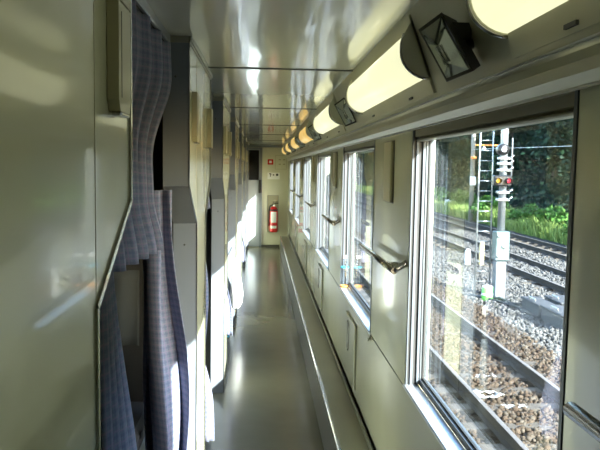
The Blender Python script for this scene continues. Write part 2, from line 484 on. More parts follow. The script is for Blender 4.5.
# curtain rails
for k in range(N_BAY):
    t = empty('curtain_rail', (-.31, 1.76 + PITCH * k, ZC - .03), 'grey ceiling curtain rail across the top of the %s berth opening' % ORD[k], 'curtain rail', 'curtain rails')
    MB().bbox((-.012, -.495, 0), (.012, .495, .03), M['grey'], .003).build('track', t)
    MB().box((-.002, -.49, -.001), (.002, .49, .0), M['seam']).build('slot', t)

# ------------------------------------------------------------------ curtains
def curtain(name, fn, nu, nv, width, height, material, label, group, thick=.003):
    """fn(u,v) -> point, v=0 top"""
    vs = []; fs = []; uv = []
    for i in range(nu + 1):
        for j in range(nv + 1):
            u, v = i / nu, j / nv
            vs.append(fn(u, v)); uv.append((u * width, (1 - v) * height))
    for i in range(nu):
        for j in range(nv):
            a = i * (nv + 1) + j
            fs.append((a, a + nv + 1, a + nv + 2, a + 1))
    me = bpy.data.meshes.new(name); me.from_pydata([tuple(v) for v in vs], [], fs); me.materials.append(material)
    l = me.uv_layers.new(name='UVMap')
    for p in me.polygons:
        p.use_smooth = True
        for li, vi in zip(p.loop_indices, p.vertices): l.data[li].uv = uv[vi]
    o = bpy.data.objects.new(name, me); C.objects.link(o)
    md = o.modifiers.new('thickness', 'SOLIDIFY'); md.thickness = thick
    tag(o, label, 'curtain', group)
    return o

def lerp(a, b, t): return a + (b - a) * t
def sstep(t): t = max(0, min(1, t)); return t * t * (3 - 2 * t)

for k in range(N_BAY):
    oy = PITCH * k; nm = ORD[k]
    sd = random.random() * 6 if k else 0
    # short upper curtain, its far edge drawn in towards the camera lower down
    def up(u, v):
        z = lerp(ZC - .032, 1.305 - .03 * u, v)
        ye = 2.235 - .46 * sstep((v - .16) / .45) + .16 * sstep((v - .75) / .25)
        y = lerp(1.20, ye, u)
        amp = .017 * (1 + .5 * v) 
        x = -.311 + amp * (math.sin(u * 34 + sd) + .45 * math.sin(u * 71 + 1.3 + v * 1.5)) + .012 * v
        return (x - .008, y + .006 * math.cos(u * 34) + oy, z)
    curtain('upper_curtain', up, 90, 26, 1.6, .63, M['curtain'], 'short grey plaid curtain hanging from the rail in the %s berth opening' % nm, 'short upper curtains')
    # far lower curtain, bunched beside the grey jamb
    def far(u, v):
        z = lerp(1.43, .12, v)
        w = .5 + .5 * sstep(v * 1.6)
        bulge = .03 * math.sin(v * 3.0) + .02 * math.sin(v * 9 + u * 3)
        y = 2.20 + .12 * sstep(v * 2) + (.045 + .10 * w) * math.sin(u * 9.5 + .4 * v + sd) * .6 + .03 * u
        x = -.405 - (.085 if k else 0) + (.10 + .035 * v) * u * 1.0 + .020 * math.cos(u * 24 + v * 2.5) + bulge * .55
        return (x, y + oy, z)
    curtain('lower_curtain', far, 60, 40, .9, 1.3, M['curtain'], 'bunched grey plaid curtain beside the far jamb of the %s berth opening' % nm, 'bunched far curtains')
    # near lower curtain, gathered at the near jamb and spreading below
    def near(u, v):
        z = lerp(1.42, .14 if k == 0 else .28, v)
        w = (.10 + .24 * sstep(v * 2.0)) if k == 0 else (.02 + .11 * sstep((v - .4) * 2))
        y = (1.07 if k == 0 else 1.03) + .05 * (1 - v) * (k == 0) + w * u + .012 * math.sin(u * 20)
        x = (-.268 if k == 0 else -.345 + .095 * sstep((v - .4) * 2)) + .020 * math.sin(u * 22 + sd + v) * (.5 + v) - .01 * u + (.022 if k else .01) * sstep(v * 1.5)
        return (x, y + oy, z)
    curtain('lower_curtain', near, 50, 36, .8, 1.3, M['curtain'], 'grey plaid curtain gathered at the near jamb of the %s berth opening' % nm, 'gathered near curtains')

# berths inside the bays
for k in range(N_BAY):
    for side, (a, b) in (('near', (.79, 1.47)), ('far', (2.00, 2.66))):
        t = empty('berth', (-1.22, (a + b) / 2 + PITCH * k, 0), 'lower berth with %s bedding on the %s side of the %s bay' % ('white' if k else 'dark', side, ORD[k]), 'berth', 'lower berths')
        h = (b - a) / 2
        MB().bbox((-.93, -h, .02), (.80, h, .34), M['bunk_cloth'], .008).build('bunk_base', t)
        MB().bbox((-.93, -h + .01, .342), (.80, h - .01, .50), M['bunk_cloth'], .03).build('mattress', t)
        cl_ = M['sheet'] if k else M['bedding_shaded']
        sh = MB().bbox((-.90, -h + .005, .502), (.805, h - .005, .585), cl_, .02).build('bedding', t)
        pz = MB().bbox((-.20 + .5, -.22, .587), (.15 + .55, .22, .66), cl_, .03).build('pillow', t)
        u = empty('upper_berth', (-1.22, (a + b) / 2 + PITCH * k, 1.22), 'upper berth on the %s side of the %s bay' % (side, ORD[k]), 'berth', 'upper berths')
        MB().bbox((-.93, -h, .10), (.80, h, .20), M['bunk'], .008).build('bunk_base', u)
        MB().bbox((-.93, -h + .01, .202), (.78, h - .01, .30), M['bunk_cloth'], .03).build('mattress', u)

# towel hung on the partition seen through the nearest opening
def tw(u, v):
    return (lerp(-.62, -.475, u), 2.672 + .006 * math.sin(u * 8 + v * 2), lerp(1.10, .80, v))
o = curtain('hanging_towel', tw, 16, 8, .3, .3, M['towel'], 'grey green towel hanging flat in the dark of the nearest berth opening', None)
o['category'] = 'towel'

# added white bundle for the third opening's curtain; its white stands for sunlight
def bundle():
    mb = MB(); prof = [(.008, .42), (.018, .40), (.030, .36), (.042, .30), (.055, .22), (.062, .14), (.058, .07), (.035, .015), (.012, .0)]
    vs = []; fs = []; seg = 28
    for r, h in prof:
        for s in range(seg):
            th = 2 * math.pi * s / seg
            rr = r * (1 + .12 * math.sin(th * 5 + h * 9))
            vs.append((rr * math.cos(th) * .95, rr * math.sin(th) * 1.5, h))
    for i in range(len(prof) - 1):
        for s in range(seg):
            fs.append((i * seg + s, i * seg + (s + 1) % seg, (i + 1) * seg + (s + 1) % seg, (i + 1) * seg + s))
    fs.append(tuple(range((len(prof) - 1) * seg, len(prof) * seg))); fs.append(tuple(range(seg))[::-1])
    mb.add(vs, [f[::-1] for f in fs], M['sheet'], True)
    return mb
t = empty('curtain_stand_in', (-.222, 6.22, .20), 'white bundle standing in for the sunlit curtain at the third berth opening', 'curtain stand-in')
bundle().build('stand_in_body', t)
MB().tube([(-.005, 0, .415), (-.03, .07, .50), (-.045, .181, .56)], .005, M['sheet'], 8).build('cord', t)
# teal slipper
t = empty('slipper', (-.31, 6.05, 0.0), 'small teal slipper on the floor in the third berth opening', 'slipper')
MB().bbox((-.04, -.11, 0), (.04, .11, .018), M['teal'], .008).build('sole', t)
up = MB()
vs = []; fs = []
for i in range(7):
    for j in range(9):
        th = math.pi * j / 8
        vs.append((-.038 * math.cos(th), -.01 + .1 * i / 6, .017 + (.045 - .025 * i / 6) * math.sin(th)))
for i in range(6):
    for j in range(8):
        fs.append((i * 9 + j, i * 9 + j + 1, (i + 1) * 9 + j + 1, (i + 1) * 9 + j))
up.add(vs, fs, M['teal'], True); up.build('upper', t)

# ------------------------------------------------------------------ lamps along the cornice
arc = [(.392, .418), (.377, .395)] + [(.378 + 0 * i, .36) for i in range(1)] + [(.372, .335)]
arc += [(.372 + .078 * (1 - math.cos(th)), .315 - .067 * math.sin(th)) for th in [i * math.pi / 2 / 8 for i in range(9)]] + [(.462, .247)]
def lamp(y, L, m, label):
    t = empty('wall_lamp', (.42, y + L / 2, EYE + .30), label, 'lamp', 'fluorescent lamps over the windows')
    off = lambda pts, ex=0: [(x - .42, z - .30) for x, z in pts]
    back = [(.449, .246), (.3905, .4185)]
    A = off(arc); Bk = off([(.462, .2155 + .0), (.3905, .4185)])
    h = L / 2
    body = off(arc[2:-1])
    inner = [(.44 - .42, .2527 - .30), (.395 - .42, .375 - .30)]
    MB().prism(body + [(.46 - .42, .25 - .30), (.41 - .42, .36 - .30)], 'y', -h + .012, h - .012, m, smooth=True).build('diffuser', t)
    for sg in (-1, 1):
        ya, yb = sorted((sg * h, sg * (h - .012)))
        c = [(.42 + (x) * 1.0, z) for x, z in [(0, 0)]]
        ring = [(x * 1.04 - .001, z * 1.04 - .001) for x, z in body] + [(.045, -.052), (.045, .0), (-.02, .112)]
        e = MB().prism(ring, 'y', ya, yb, M['disc']).build('end_cap', t)
        rim = [Vector((x * 1.045 - .002, sg * (h - .006), z * 1.045 - .002)) for x, z in body]
        MB().tube(rim, .0045, M['steel'], 6).build('rim', e)
    # back plate lying on the sloped panel
    d = Vector((.085, -.2265)).normalized(); n = Vector((d.y, -d.x))
    if n.x > 0: n = -n
    p0 = Vector((.39 - .42, .41 - .30)); p1 = Vector((.4655 - .42, .208 - .30))
    q = [tuple(p0), tuple(p1), tuple(p1 + n * .008), tuple(p0 + n * .008)]
    f = MB().prism(q, 'y', -h, h, M['slope']).build('base_plate', t)
    for yy in (-h + .25, h - .25):
        s = MB()
        c = p0.lerp(p1, .95) + n * .008
        s.box((c.x - .006, yy - .02, c.y - .003), (c.x - .001, yy + .02, c.y + .004), M['seam'])
        s.build('clip', f)
    return t
for k in range(-1, N_BAY):
    y = 1.82 + PITCH * k
    nm = 'white fluorescent wall lamp at the top right corner of the picture' if k == -1 else None
    lab = {-1: 'cream wall lamp cut off by the top edge of the photo', 0: 'large lit cream wall lamp, nearest one wholly in view',
           1: 'lit cream wall lamp just beyond the large one', 2: 'amber wall lamp next after the two cream lamps', 3: 'second amber wall lamp of the row over the windows',
           4: 'third amber wall lamp, small and far down the corridor', 5: 'last amber wall lamp beside the end wall'}[k]
    L = 1.20 if k < N_BAY - 1 else 1.2
    lamp(y if k >= 0 else .045, L, M['lamp'] if k < 2 else M['lamp_amber'], lab)

# faceted emergency lamps in the gaps between them
def e_lamp(y, label):
    t = empty('emergency_lamp', (.321 + (.034 if y > 2 else 0), y, 1.732 + (.026 if y > 2 else 0)), label, 'emergency lamp', 'faceted lamps between the wall lamps')
    # face corners, as (x, y, z) offsets: a tilted frame that looks back along the corridor
    Pc = [Vector(p) for p in FACE]
    n = (Pc[1] - Pc[0]).cross(Pc[3] - Pc[0]).normalized()
    if n.y > 0: n = -n
    ctr = sum(Pc, Vector()) / 4
    dep = Vector((.045, .055, .012))
    bk = [ctr + (p - ctr) * .8 + dep for p in Pc]
    mb = MB(); mb.add(Pc + bk, [(0, 1, 5, 4), (1, 2, 6, 5), (2, 3, 7, 6), (3, 0, 4, 7), (7, 6, 5, 4)], M['lampdark'])
    hs = mb.build('housing', t)
    fr = MB(); fi = [ctr + (p - ctr) * .9 for p in Pc]; 
    up = n * .004
    fr.add([p + up for p in Pc] + [p + up for p in fi] + Pc + fi,
           [(i, (i + 1) % 4, 4 + (i + 1) % 4, 4 + i) for i in range(4)] + [(8 + i, 8 + (i + 1) % 4, (i + 1) % 4, i) for i in range(4)] + [(4 + i, 4 + (i + 1) % 4, 12 + (i + 1) % 4, 12 + i) for i in range(4)], M['lampdark'])
    fr.build('frame', t)
    # concave faceted reflector
    mid = ctr - n * .032
    m01, m12, m23, m30 = [(fi[i] + fi[(i + 1) % 4]) / 2 for i in range(4)]
    r0 = mid + (m01 - ctr) * .35; r1 = mid + (m23 - ctr) * .35
    rf = MB(); V = fi + [r0, r1]
    rf.add(V, [(0, 1, 4), (1, 2, 5, 4), (2, 3, 5), (3, 0, 4, 5)], M['mirror'])
    rf.build('reflector', t)
    MB().tube([r0 + n * .006, r1 + n * .006], .0025, M['chrome'], 8).build('bulb', t)
    br = MB(); br.tube([ctr + dep * .9, Vector((.124, .045, .048))], .012, M['lampdark'], 8)
    for s in (-.008, .004, .016): br.box((.06, .03 + s, .05), (.112, .034 + s, .085), M['lampdark'])
    br.build('bracket', t)
    return t
FACE = [(-.005, .0, .062), (.042, .0, .098), (.102, -.03, -.022), (.049, -.03, -.045)]
eo = []
for k in range(0, N_BAY):
    lab = ['dark faceted emergency lamp tilted out beside the nearest wall lamps', 'dark emergency lamp between the two lit cream wall lamps', 'dark emergency lamp between the cream and the amber wall lamps',
           'dark emergency lamp between the first two amber lamps', 'dark emergency lamp between the second and third amber lamps', 'dark emergency lamp before the last amber lamp'][k]
    e_lamp(1.40 + PITCH * k, lab)

# ------------------------------------------------------------------ fittings on the right wall
def bar(ya, yb, label):
    t = empty('grab_bar', (.455, (ya + yb) / 2, 1.165), label, 'grab bar', 'grab bars between the windows')
    h = (yb - ya) / 2
    MB().tube([(0, -h, 0), (0, h, 0)], .0115, M['bar'], 12).build('rail', t)
    for y, flat in ((-h + .008, 0), (-h + .165, 1)):
        if flat: MB().tube([(0, y, 0), (.045, y, 0)], .009, M['steel'], 10).build('side_mount', t); continue
        MB().tube([(0, y, 0), (.012, y, .008), (.035, y, .022), (.045, y, .026)], [.012, .011, .011, .013], M['bar'], 10).build('end_mount', t)
    MB().tube([(0, -h + .16, 0), (0, -h + .17, 0)], .0135, M['chrome'], 12).build('joint_ring', t)
    return t
bar(.18, .945, 'steel grab bar on the wall right of the large window')
for k in range(0, N_BAY - 1):
    ya = 2.275 + PITCH * k
    bar(ya, ya + .77, ['steel grab bar between the large window and the next one', 'steel grab bar between the second and third windows', 'steel grab bar between the third and fourth windows',
                       'steel grab bar between the fourth and fifth windows', 'steel grab bar between the fifth and sixth windows'][k])
def plate(y, label):
    t = empty('wall_plate', (XR, y, 1.385), label, 'wall plate', 'slim plates between the windows')
    MB().bbox((-.014, -.072, 0), (-.001, .072, .232), M['grip'], .003).build('cover', t)
    MB().box((-.001, -.078, -.004), (0, .078, .236), M['seam']).build('backing', t)
plate(2.63, 'slim beige plate on the pillar left of the large window')
for k in range(1, N_BAY - 1):
    plate(2.63 + PITCH * k, 'slim beige plate on the pillar past the %s window' % ['', 'second', 'third', 'fourth', 'fifth'][k])
# fold-down seats under the windows
def seat(y, label):
    t = empty('folding_seat', (XR, y, .36), label, 'folding seat', 'folded wall seats')
    MB().bbox((-.012, -.19, 0), (-.0015, .19, .345), M['cream_low'], .005).build('seat_panel', t)
    MB().box((-.0015, -.193, -.003), (0, .193, .348), M['steel_dark']).build('surround', t)
    pts = []
    for i in range(24):
        th = 2 * math.pi * i / 24
        pts.append((-.013, .05 + .028 * math.cos(th) , .235 + (.055 if math.sin(th) > 0 else -.055) * (abs(math.sin(th)) > .05) + .028 * math.sin(th)))
    MB().tube(pts + [pts[0]], .004, M['steel'], 6, False).build('handle_ring', t)
    MB().bbox((-.016, .035, .27), (-.012, .065, .30), M['seam'], .002).build('latch', t)
for k in range(0, N_BAY):
    seat(3.62 + PITCH * (k - 1), 'folded cream seat in the wall below the %s window' % ['large front', 'second', 'third', 'fourth', 'fifth', 'sixth'][k])
# bottle standing on the sill of the second window
t = empty('bottle', (.521, 4.15, ZS), 'clear plastic bottle with an orange base band on the second window sill', 'bottle')
MB().lathe([(0, .001), (.025, .001), (.026, .008), (.026, .14), (.02, .16), (.009, .178), (.009, .19), (0, .19)], (0, 0, 0), M['pet'], 18).build('bottle_body', t)
MB().lathe([(.0265, .004), (.0268, .005), (.0268, .014), (.0265, .015)], (0, 0, 0), M['orange'], 18).build('orange_band', t)
MB().lathe([(.0265, .124), (.0268, .125), (.0268, .130), (.0265, .131)], (0, 0, 0), M['teal'], 18).build('blue_band', t)
MB().lathe([(.0105, .182), (.0105, .20), (0, .20)], (0, 0, 0), M['white'], 14).build('cap', t)
# small steel bracket at the near end of the second sill
t = empty('sill_bracket', (XR, 2.985, .745), 'small steel bracket under the near end of the second window sill', 'bracket')
MB().bbox((-.012, -.012, 0), (-.001, .012, .018), M['steel'], .003).build('block', t)
MB().tube([(-.010, -.02, .008), (-.018, -.02, .008)], .008, M['steel'], 10).build('peg', t)

# ------------------------------------------------------------------ end of the corridor
we = struct(MB().box((-2.2, Y1, 0), (XR + .08, Y1 + .1, ZC), M['endwall']).build('wall_end'))
dr = struct(MB().box((-.262, Y1 - .02, .015), (-.035, Y1 - .001, 1.86), M['door']).build('door_1'))
MB().bbox((-.238, Y1 - .026, 1.27), (-.05, Y1 - .02, 1.83), M['doorglass'], .004).build('door_window', dr)
MB().bbox((-.048, Y1 - .08, 1.03), (.002, Y1 - .02, 1.28), M['black'], .008).build('handle', dr)
jm = MB().box((-.035, Y1 - .05, 0), (.012, Y1, 1.86), M['grey']); jm.box((-.24, Y1 - .05, 1.86), (.012, Y1, 1.88), M['grey'])
struct(jm.build('trim_door_jamb'))
o = MB().box((XL, Y1 - .12, 1.885), (XR, Y1, ZC), M['grey']); struct(o.build('trim_header'))
MB().box((.012, Y1 - .012, 0), (FX, Y1, .05), M['kick']).build('baseboard_end')
struct(bpy.data.objects['baseboard_end'])
t = empty('alarm_sign', (.165, Y1, 1.615), 'small red square sign with a white centre on the end wall', 'sign')
MB().bbox((-.052, -.008, -.05), (.052, -.001, .05), M['red'], .002).build('plate', t)
MB().box((-.024, -.0095, -.022), (.024, -.008, .022), M['white']).build('white_square', t)
t = empty('notice_panel', (.385, Y1, 1.61), 'cream framed panel with four small marks on the end wall', 'panel')
MB().bbox((-.13, -.010, -.13), (.085, -.001, .13), M['endwall'], .003).build('panel_board', t)
s = MB()
for x in (-.13, .079): s.box((x, -.013, -.13), (x + .006, -.010, .13), M['grip'])
for z in (-.13, .124): s.box((-.124, -.013, z), (.079, -.010, z + .006), M['grip'])
s.build('frame', t)
s = MB()
for x in (-.045, .035):
    for z in (-.035, .05): s.box((x - .02, -.0115, z - .011), (x + .02, -.010, z + .011), M['grip'])
s.build('marks', t)
t = empty('pictogram_sign', (.228, Y1, 1.355), 'white sign with three black symbols above the fire extinguisher', 'sign')
MB().bbox((-.115, -.007, -.065), (.115, -.001, .06), M['white'], .002).build('plate', t)
s = MB()
s.prism([(-.085, .045), (-.045, .045), (-.045, .03), (-.058, -.015), (-.07, -.015), (-.06, .028), (-.085, .028)], 'y', -.0085, -.007, M['blackink'])
s.box((-.015, -.0085, .006), (.010, -.007, .03), M['blackink'])
s.box((.045, -.0085, .0), (.085, -.007, .042), M['blackink'])
s.build('symbols', t)
t = empty('fire_extinguisher', (.236, Y1 - .10, .30), 'red fire extinguisher with white labels hung on the end wall', 'fire extinguisher')
MB().lathe([(0, 0), (.06, .0), (.072, .012), (.075, .03), (.075, .40), (.068, .44), (.045, .475), (.025, .49), (0, .49)], (0, 0, 0), M['red'], 24).build('cylinder', t)
def wrap(z0, z1, m, a0, a1):
    vs = []; fs = []
    for i in range(11):
        th = lerp(a0, a1, i / 10)
        for z in (z0, z1): vs.append((.0762 * math.cos(th), .0762 * math.sin(th), z))
    for i in range(10): fs.append((2 * i, 2 * i + 2, 2 * i + 3, 2 * i + 1))
    return MB().add(vs, fs, m, True)
wrap(.185, .385, M['white'], -2.35, -.85).build('instruction_label', t)
wrap(.075, .125, M['white'], -2.4, -.75).build('lower_label', t)
MB().lathe([(.026, .485), (.026, .53), (.015, .54), (0, .54)], (0, 0, 0), M['chrome'], 14).build('valve', t)
lv = MB(); lv.bbox((-.02, -.02, .535), (.09, .0, .552), M['black'], .003); lv.bbox((-.02, -.02, .562), (.085, .0, .575), M['black'], .003); lv.build('lever', t)
MB().tube([(-.02, -.01, .52), (-.07, -.02, .49), (-.088, -.02, .40), (-.088, -.02, .22), (-.085, -.02, .12)], .011, M['black'], 8).build('hose', t)
MB().lathe([(.0765, .43), (.0775, .432), (.0775, .405), (.0765, .403)], (0, 0, 0), M['black'], 24).build('strap', t)
t = empty('extinguisher_backboard', (.222, Y1, .30), 'brown framed backboard behind the red fire extinguisher', 'backboard')
MB().box((-.105, -.012, 0), (.105, -.001, .69), M['grip']).build('board', t)
s = MB(); s.box((-.105, -.022, 0), (-.095, -.012, .69), M['steel_dark']); s.box((.095, -.022, 0), (.105, -.012, .69), M['steel_dark']); s.box((-.095, -.022, .68), (.095, -.012, .69), M['steel_dark'])
s.box((-.095, -.10, -.004), (.095, -.012, -.001), M['steel_dark']); s.build('frame', t)

# ------------------------------------------------------------------ outside: tracks
ZR = -1.22      # rail head
ZG = -1.42      # ballast
struct(MB().box((.9, -30, ZG - .3), (4.55, 160, ZG), M['gbrown']).build('ground'))
struct(MB().box((4.55, -30, ZG - .3), (14.0, 160, ZG - .02), M['ggrey']).build('ground'))
RAILS = [(2.64, 'near rail of the closest track outside'), (3.78, 'far rail of the closest track outside'), (7.25, 'near rail of the second track outside'), (8.39, 'far rail of the second track outside'),
         (10.0, 'near rail of the third track outside'), (11.1, 'far rail of the third track below the grass')]
def rail_prof():
    h = .15
    return [(-.055, -h), (.055, -h), (.055, -h + .012), (.012, -h + .028), (.009, -.04), (.032, -.028), (.032, -.004), (.028, 0), (-.028, 0), (-.032, -.004), (-.032, -.028), (-.009, -.04), (-.012, -h + .028), (-.055, -h + .012)]
for x, lab in RAILS:
    t = empty('rail', (x, 5, ZR), 'long brown steel ' + lab, 'rail', 'railway rails')
    MB().prism(rail_prof(), 'y', -25, 145, M['rust']).build('rail_web', t)
    MB().box((-.027, -25, 0.0005), (.027, 145, .002), M['railtop']).build('running_surface', t)
tie_mesh = None
for i in range(60):
    y = 4.9 + .62 * i
    if tie_mesh is None:
        o = MB().prism([(-.13, 0), (.13, 0), (.10, .17), (-.10, .17)], 'x', -1.0, 1.0, M['tie']).build('sleeper'); tie_mesh = o
    else:
        o = tie_mesh.copy(); C.objects.link(o)
    o.location = (3.21, y, ZR - .15 - .172)
    tag(o, 'brown concrete sleeper under the closest track outside', 'sleeper', 'sleepers of the closest track')
for j, (cx, nmz) in enumerate(((7.82, 'second'), (10.55, 'third'))):
    for i in range(40):
        o = tie_mesh.copy(); C.objects.link(o); o.location = (cx, 12 + .75 * i, ZR - .15 - .172)
        tag(o, 'brown concrete sleeper under the %s track outside' % nmz, 'sleeper', 'sleepers of the %s track' % nmz)

# ballast stones
def stones(name, regions, size, m, label, seed, drop):
    rng = np.random.default_rng(seed)
    t = (1 + 5 ** .5) / 2
    iv = np.array([(-1, t, 0), (1, t, 0), (-1, -t, 0), (1, -t, 0), (0, -1, t), (0, 1, t), (0, -1, -t), (0, 1, -t), (t, 0, -1), (t, 0, 1), (-t, 0, -1), (-t, 0, 1)], float) / 1.9
    ifc = np.array([(0, 11, 5), (0, 5, 1), (0, 1, 7), (0, 7, 10), (0, 10, 11), (1, 5, 9), (5, 11, 4), (11, 10, 2), (10, 7, 6), (7, 1, 8), (3, 9, 4), (3, 4, 2), (3, 2, 6), (3, 6, 8), (3, 8, 9), (4, 9, 5), (2, 4, 11), (6, 2, 10), (8, 6, 7), (9, 8, 1)])
    P = []
    for x0, x1, y0, y1, n, zz in regions:
        P.append(np.stack([rng.uniform(x0, x1, n), rng.uniform(y0, y1, n), zz + rng.uniform(-.012, .035, n)], 1))
    P = np.concatenate(P); n = len(P)
    ax = rng.normal(size=(n, 4)); ax /= np.linalg.norm(ax, axis=1, keepdims=True)
    w, x, y, z = ax.T
    R = np.stack([np.stack([1 - 2 * (y * y + z * z), 2 * (x * y - z * w), 2 * (x * z + y * w)], 1), np.stack([2 * (x * y + z * w), 1 - 2 * (x * x + z * z), 2 * (y * z - x * w)], 1),
                  np.stack([2 * (x * z - y * w), 2 * (y * z + x * w), 1 - 2 * (x * x + y * y)], 1)], 1)
    sc = rng.uniform(.6, 1.15, (n, 3)) * size * rng.uniform(.7, 1.3, (n, 1))
    jit = rng.uniform(.75, 1.2, (n, 12, 1))
    V = np.einsum('nij,nkj->nki', R, (iv[None] * jit) * sc[:, None, :]) + P[:, None, :]
    F = (ifc[None] + (np.arange(n) * 12)[:, None, None]).reshape(-1, 3)
    me = bpy.data.meshes.new(name)
    me.vertices.add(n * 12); me.vertices.foreach_set('co', V.reshape(-1).astype(np.float32))
    me.loops.add(len(F) * 3); me.loops.foreach_set('vertex_index', F.reshape(-1).astype(np.int32))
    me.polygons.add(len(F)); me.polygons.foreach_set('loop_start', np.arange(0, len(F) * 3, 3, dtype=np.int32))
    me.update(calc_edges=True); me.validate()
    me.materials.append(m)
    o = bpy.data.objects.new(name, me); C.objects.link(o)
    tag(o, label, 'ballast', kind='stuff')
stones('ballast', [(1.6, 2.50, 5, 13, 3600, ZG - .01), (2.70, 3.64, 5, 17, 6500, ZG + .015), (3.86, 4.7, 6, 20, 4200, ZG + .02)], .036, M['brown_stone'], 'brown crushed stone ballast in and beside the closest track', 3, 0)
stones('ballast', [(4.6, 7.1, 8, 24, 9000, ZG), (7.3, 8.3, 14, 30, 2500, ZG + .04), (8.5, 9.9, 16, 36, 3000, ZG + .02)], .04, M['grey_stone'], 'pale grey crushed stone ballast between the tracks', 4, 0)

# painted marks on two sleepers
def text_obj(name, body, loc, size, m, rot=(0, 0, 0)):
    cu = bpy.data.curves.new(name, 'FONT'); cu.body = body; cu.size = size; cu.extrude = .002; cu.offset = .006
    o = bpy.data.objects.new(name, cu); C.objects.link(o); o.location = loc; o.rotation_euler = rot
    dg = bpy.context.evaluated_depsgraph_get(); me = bpy.data.meshes.new_from_object(o.evaluated_get(dg))
    bpy.data.objects.remove(o)
    o = bpy.data.objects.new(name, me); C.objects.link(o); me.materials.clear(); me.materials.append(m)
    o.location = loc; o.rotation_euler = rot
    return o
def painted(x, y, body, lab):
    i = round((y - 4.9) / .62); y = 4.9 + .62 * i
    o = text_obj('painted_mark', body, (x, y - .075, ZR - .146), .17, M['paintmark']); tag(o, lab, 'painted mark', 'white painted sleeper marks')
painted(3.02, 9.24, '28-4', 'white painted figures on the farther marked sleeper')
painted(2.98, 7.98, '28-5', 'white painted figures on the nearer marked sleeper')
# wavy flat white ring lying between the rails
def wavy_ring():
    vs = []; fs = []; n = 26
    for i in range(n):
        th = 2 * math.pi * i / n
        for j, r in enumerate((.08, .11, .135)):
            rr = r * (1 + .2 * math.sin(th * 3 + j)); vs.append((rr * 1.5 * math.cos(th), rr * math.sin(th), .03 + .02 * math.sin(th * 5 + j * 2)))
    for i in range(n):
        for j in range(2):
            a = i * 3 + j; b = ((i + 1) % n) * 3 + j; fs.append((a, a + 1, b + 1, b))
    return MB().add(vs, fs, M['paintmark'], True)
o = wavy_ring().build('white_ring'); o.location = (2.90, 8.35, ZR - .145)
md = o.modifiers.new('thickness', 'SOLIDIFY'); md.thickness = .006
tag(o, 'wavy white ring lying on the brown stones between the closest rails', 'wrapper')

# ------------------------------------------------------------------ outside: signal, ladder, poles
SX, SY = 5.55, 15.4
t = empty('railway_signal', (SX, SY, ZG), 'silver signal mast with amber and red lamps outside the large window', 'signal')
MB().bbox((-.12, -.12, -.05), (.12, .12, .86), M['pale'], .01).build('pedestal', t)
cb = MB().bbox((-.16, -.17, .88), (.16, .12, 1.55), M['cabinet'], .015).build('cabinet', t)
s = MB()
for z in (.98, 1.45): s.lathe([(0, .02), (.03, .018), (.03, 0)], (-.11, -.17, z), M['galv'], 10, 'y')
s.lathe([(0, .012), (.05, .01), (.05, 0)], (0.02, -.17, 1.20), M['galv'], 14, 'y')
s.build('cabinet_lock', cb)
MB().tube([(0, 0, 1.5), (0, 0, 6.2)], .085, M['galv'], 14).build('mast', t)
hd_ = MB().bbox((-.30, -.27, 2.60), (.12, -.09, 2.84), M['black'], .03).build('lamp_head', t)
for x, m, nme in ((-.215, M['lens_y'], 'amber_lens'), (.03, M['lens_r'], 'red_lens')):
    MB().lathe([(0, .012), (.05, .008), (.058, 0)], (x, -.27, 2.72), m, 16, 'y').build(nme, hd_)
    MB().lathe([(.066, .10), (.07, .10), (.07, 0), (.066, 0)], (x, -.27, 2.72), M['black'], 16, 'y').build('hood', hd_)
h2 = MB().lathe([(0, .22), (.12, .22), (.13, .20), (.13, .02), (.10, 0), (0, 0)], (-.11, -.09, 3.42), M['black'], 18, 'y').build('upper_lamp', t)
MB().lathe([(0, .02), (.05, .012), (.06, 0)], (-.11, -.31, 3.42), M['lens_w'], 14, 'y').build('clear_lens', h2)
for z in (2.25, 2.42, 2.93, 3.08, 3.2):
    s = MB().bbox((-.13, -.11, z), (.14, .09, z + .06), M['galv'], .01)
    s.tube([(.10, -.1, z + .03), (.19, -.12, z + .10)], .02, M['galv'], 6); s.build('clamp', t)
MB().tube([(.17, -.05, 2.7), (.17, -.05, 3.7)], .018, M['pale'], 8).build('conduit', t)
# ladder beside the mast
t = empty('ladder', (SX - .30, SY + .12, ZG), 'grey steel ladder standing beside the signal mast', 'ladder')
for x in (-.14, .14):
    MB().tube([(x * 1.25 - .05, 0, .0), (x, .25, 6.0)], .020, M['galv'], 8).build('stile', t)
for i in range(24):
    z = .35 + i * .235; f = z / 6
    MB().tube([(-.175 * (1 - f) - .14 * f - .05 * (1 - f), .25 * f, z), (.175 * (1 - f) + .14 * f - .05 * (1 - f), .25 * f, z)], .013, M['galv'], 6).build('rung', t)
# pole with orange arm and small hanging lamp
t = empty('utility_pole', (12.1, 38.6, ZG), 'pale concrete pole with an orange arm beyond the tracks', 'pole')
POLE = t
MB().tube([(0, 0, 0), (0, 0, 9)], [.14, .10], M['pole'], 14).build('pole_shaft', t)
ar = MB().tube([(-.1, 0, 4.4), (1.45, -.15, 4.4)], .045, M['orange'], 8).build('arm', t)
MB().lathe([(0, 0), (.10, .05), (.12, .14), (.05, .24), (.02, .30), (0, .30)], (.62, -.06, 4.08), M['white'], 14).build('hanging_lamp', ar)
MB().bbox((-.16, -.2, 2.1), (.16, -.10, 2.6), M['white'], .02).build('switch_box', t)
MB().bbox((-.17, -.2, 3.6), (.17, -.10, 3.75), M['orange'], .02).build('band', t)
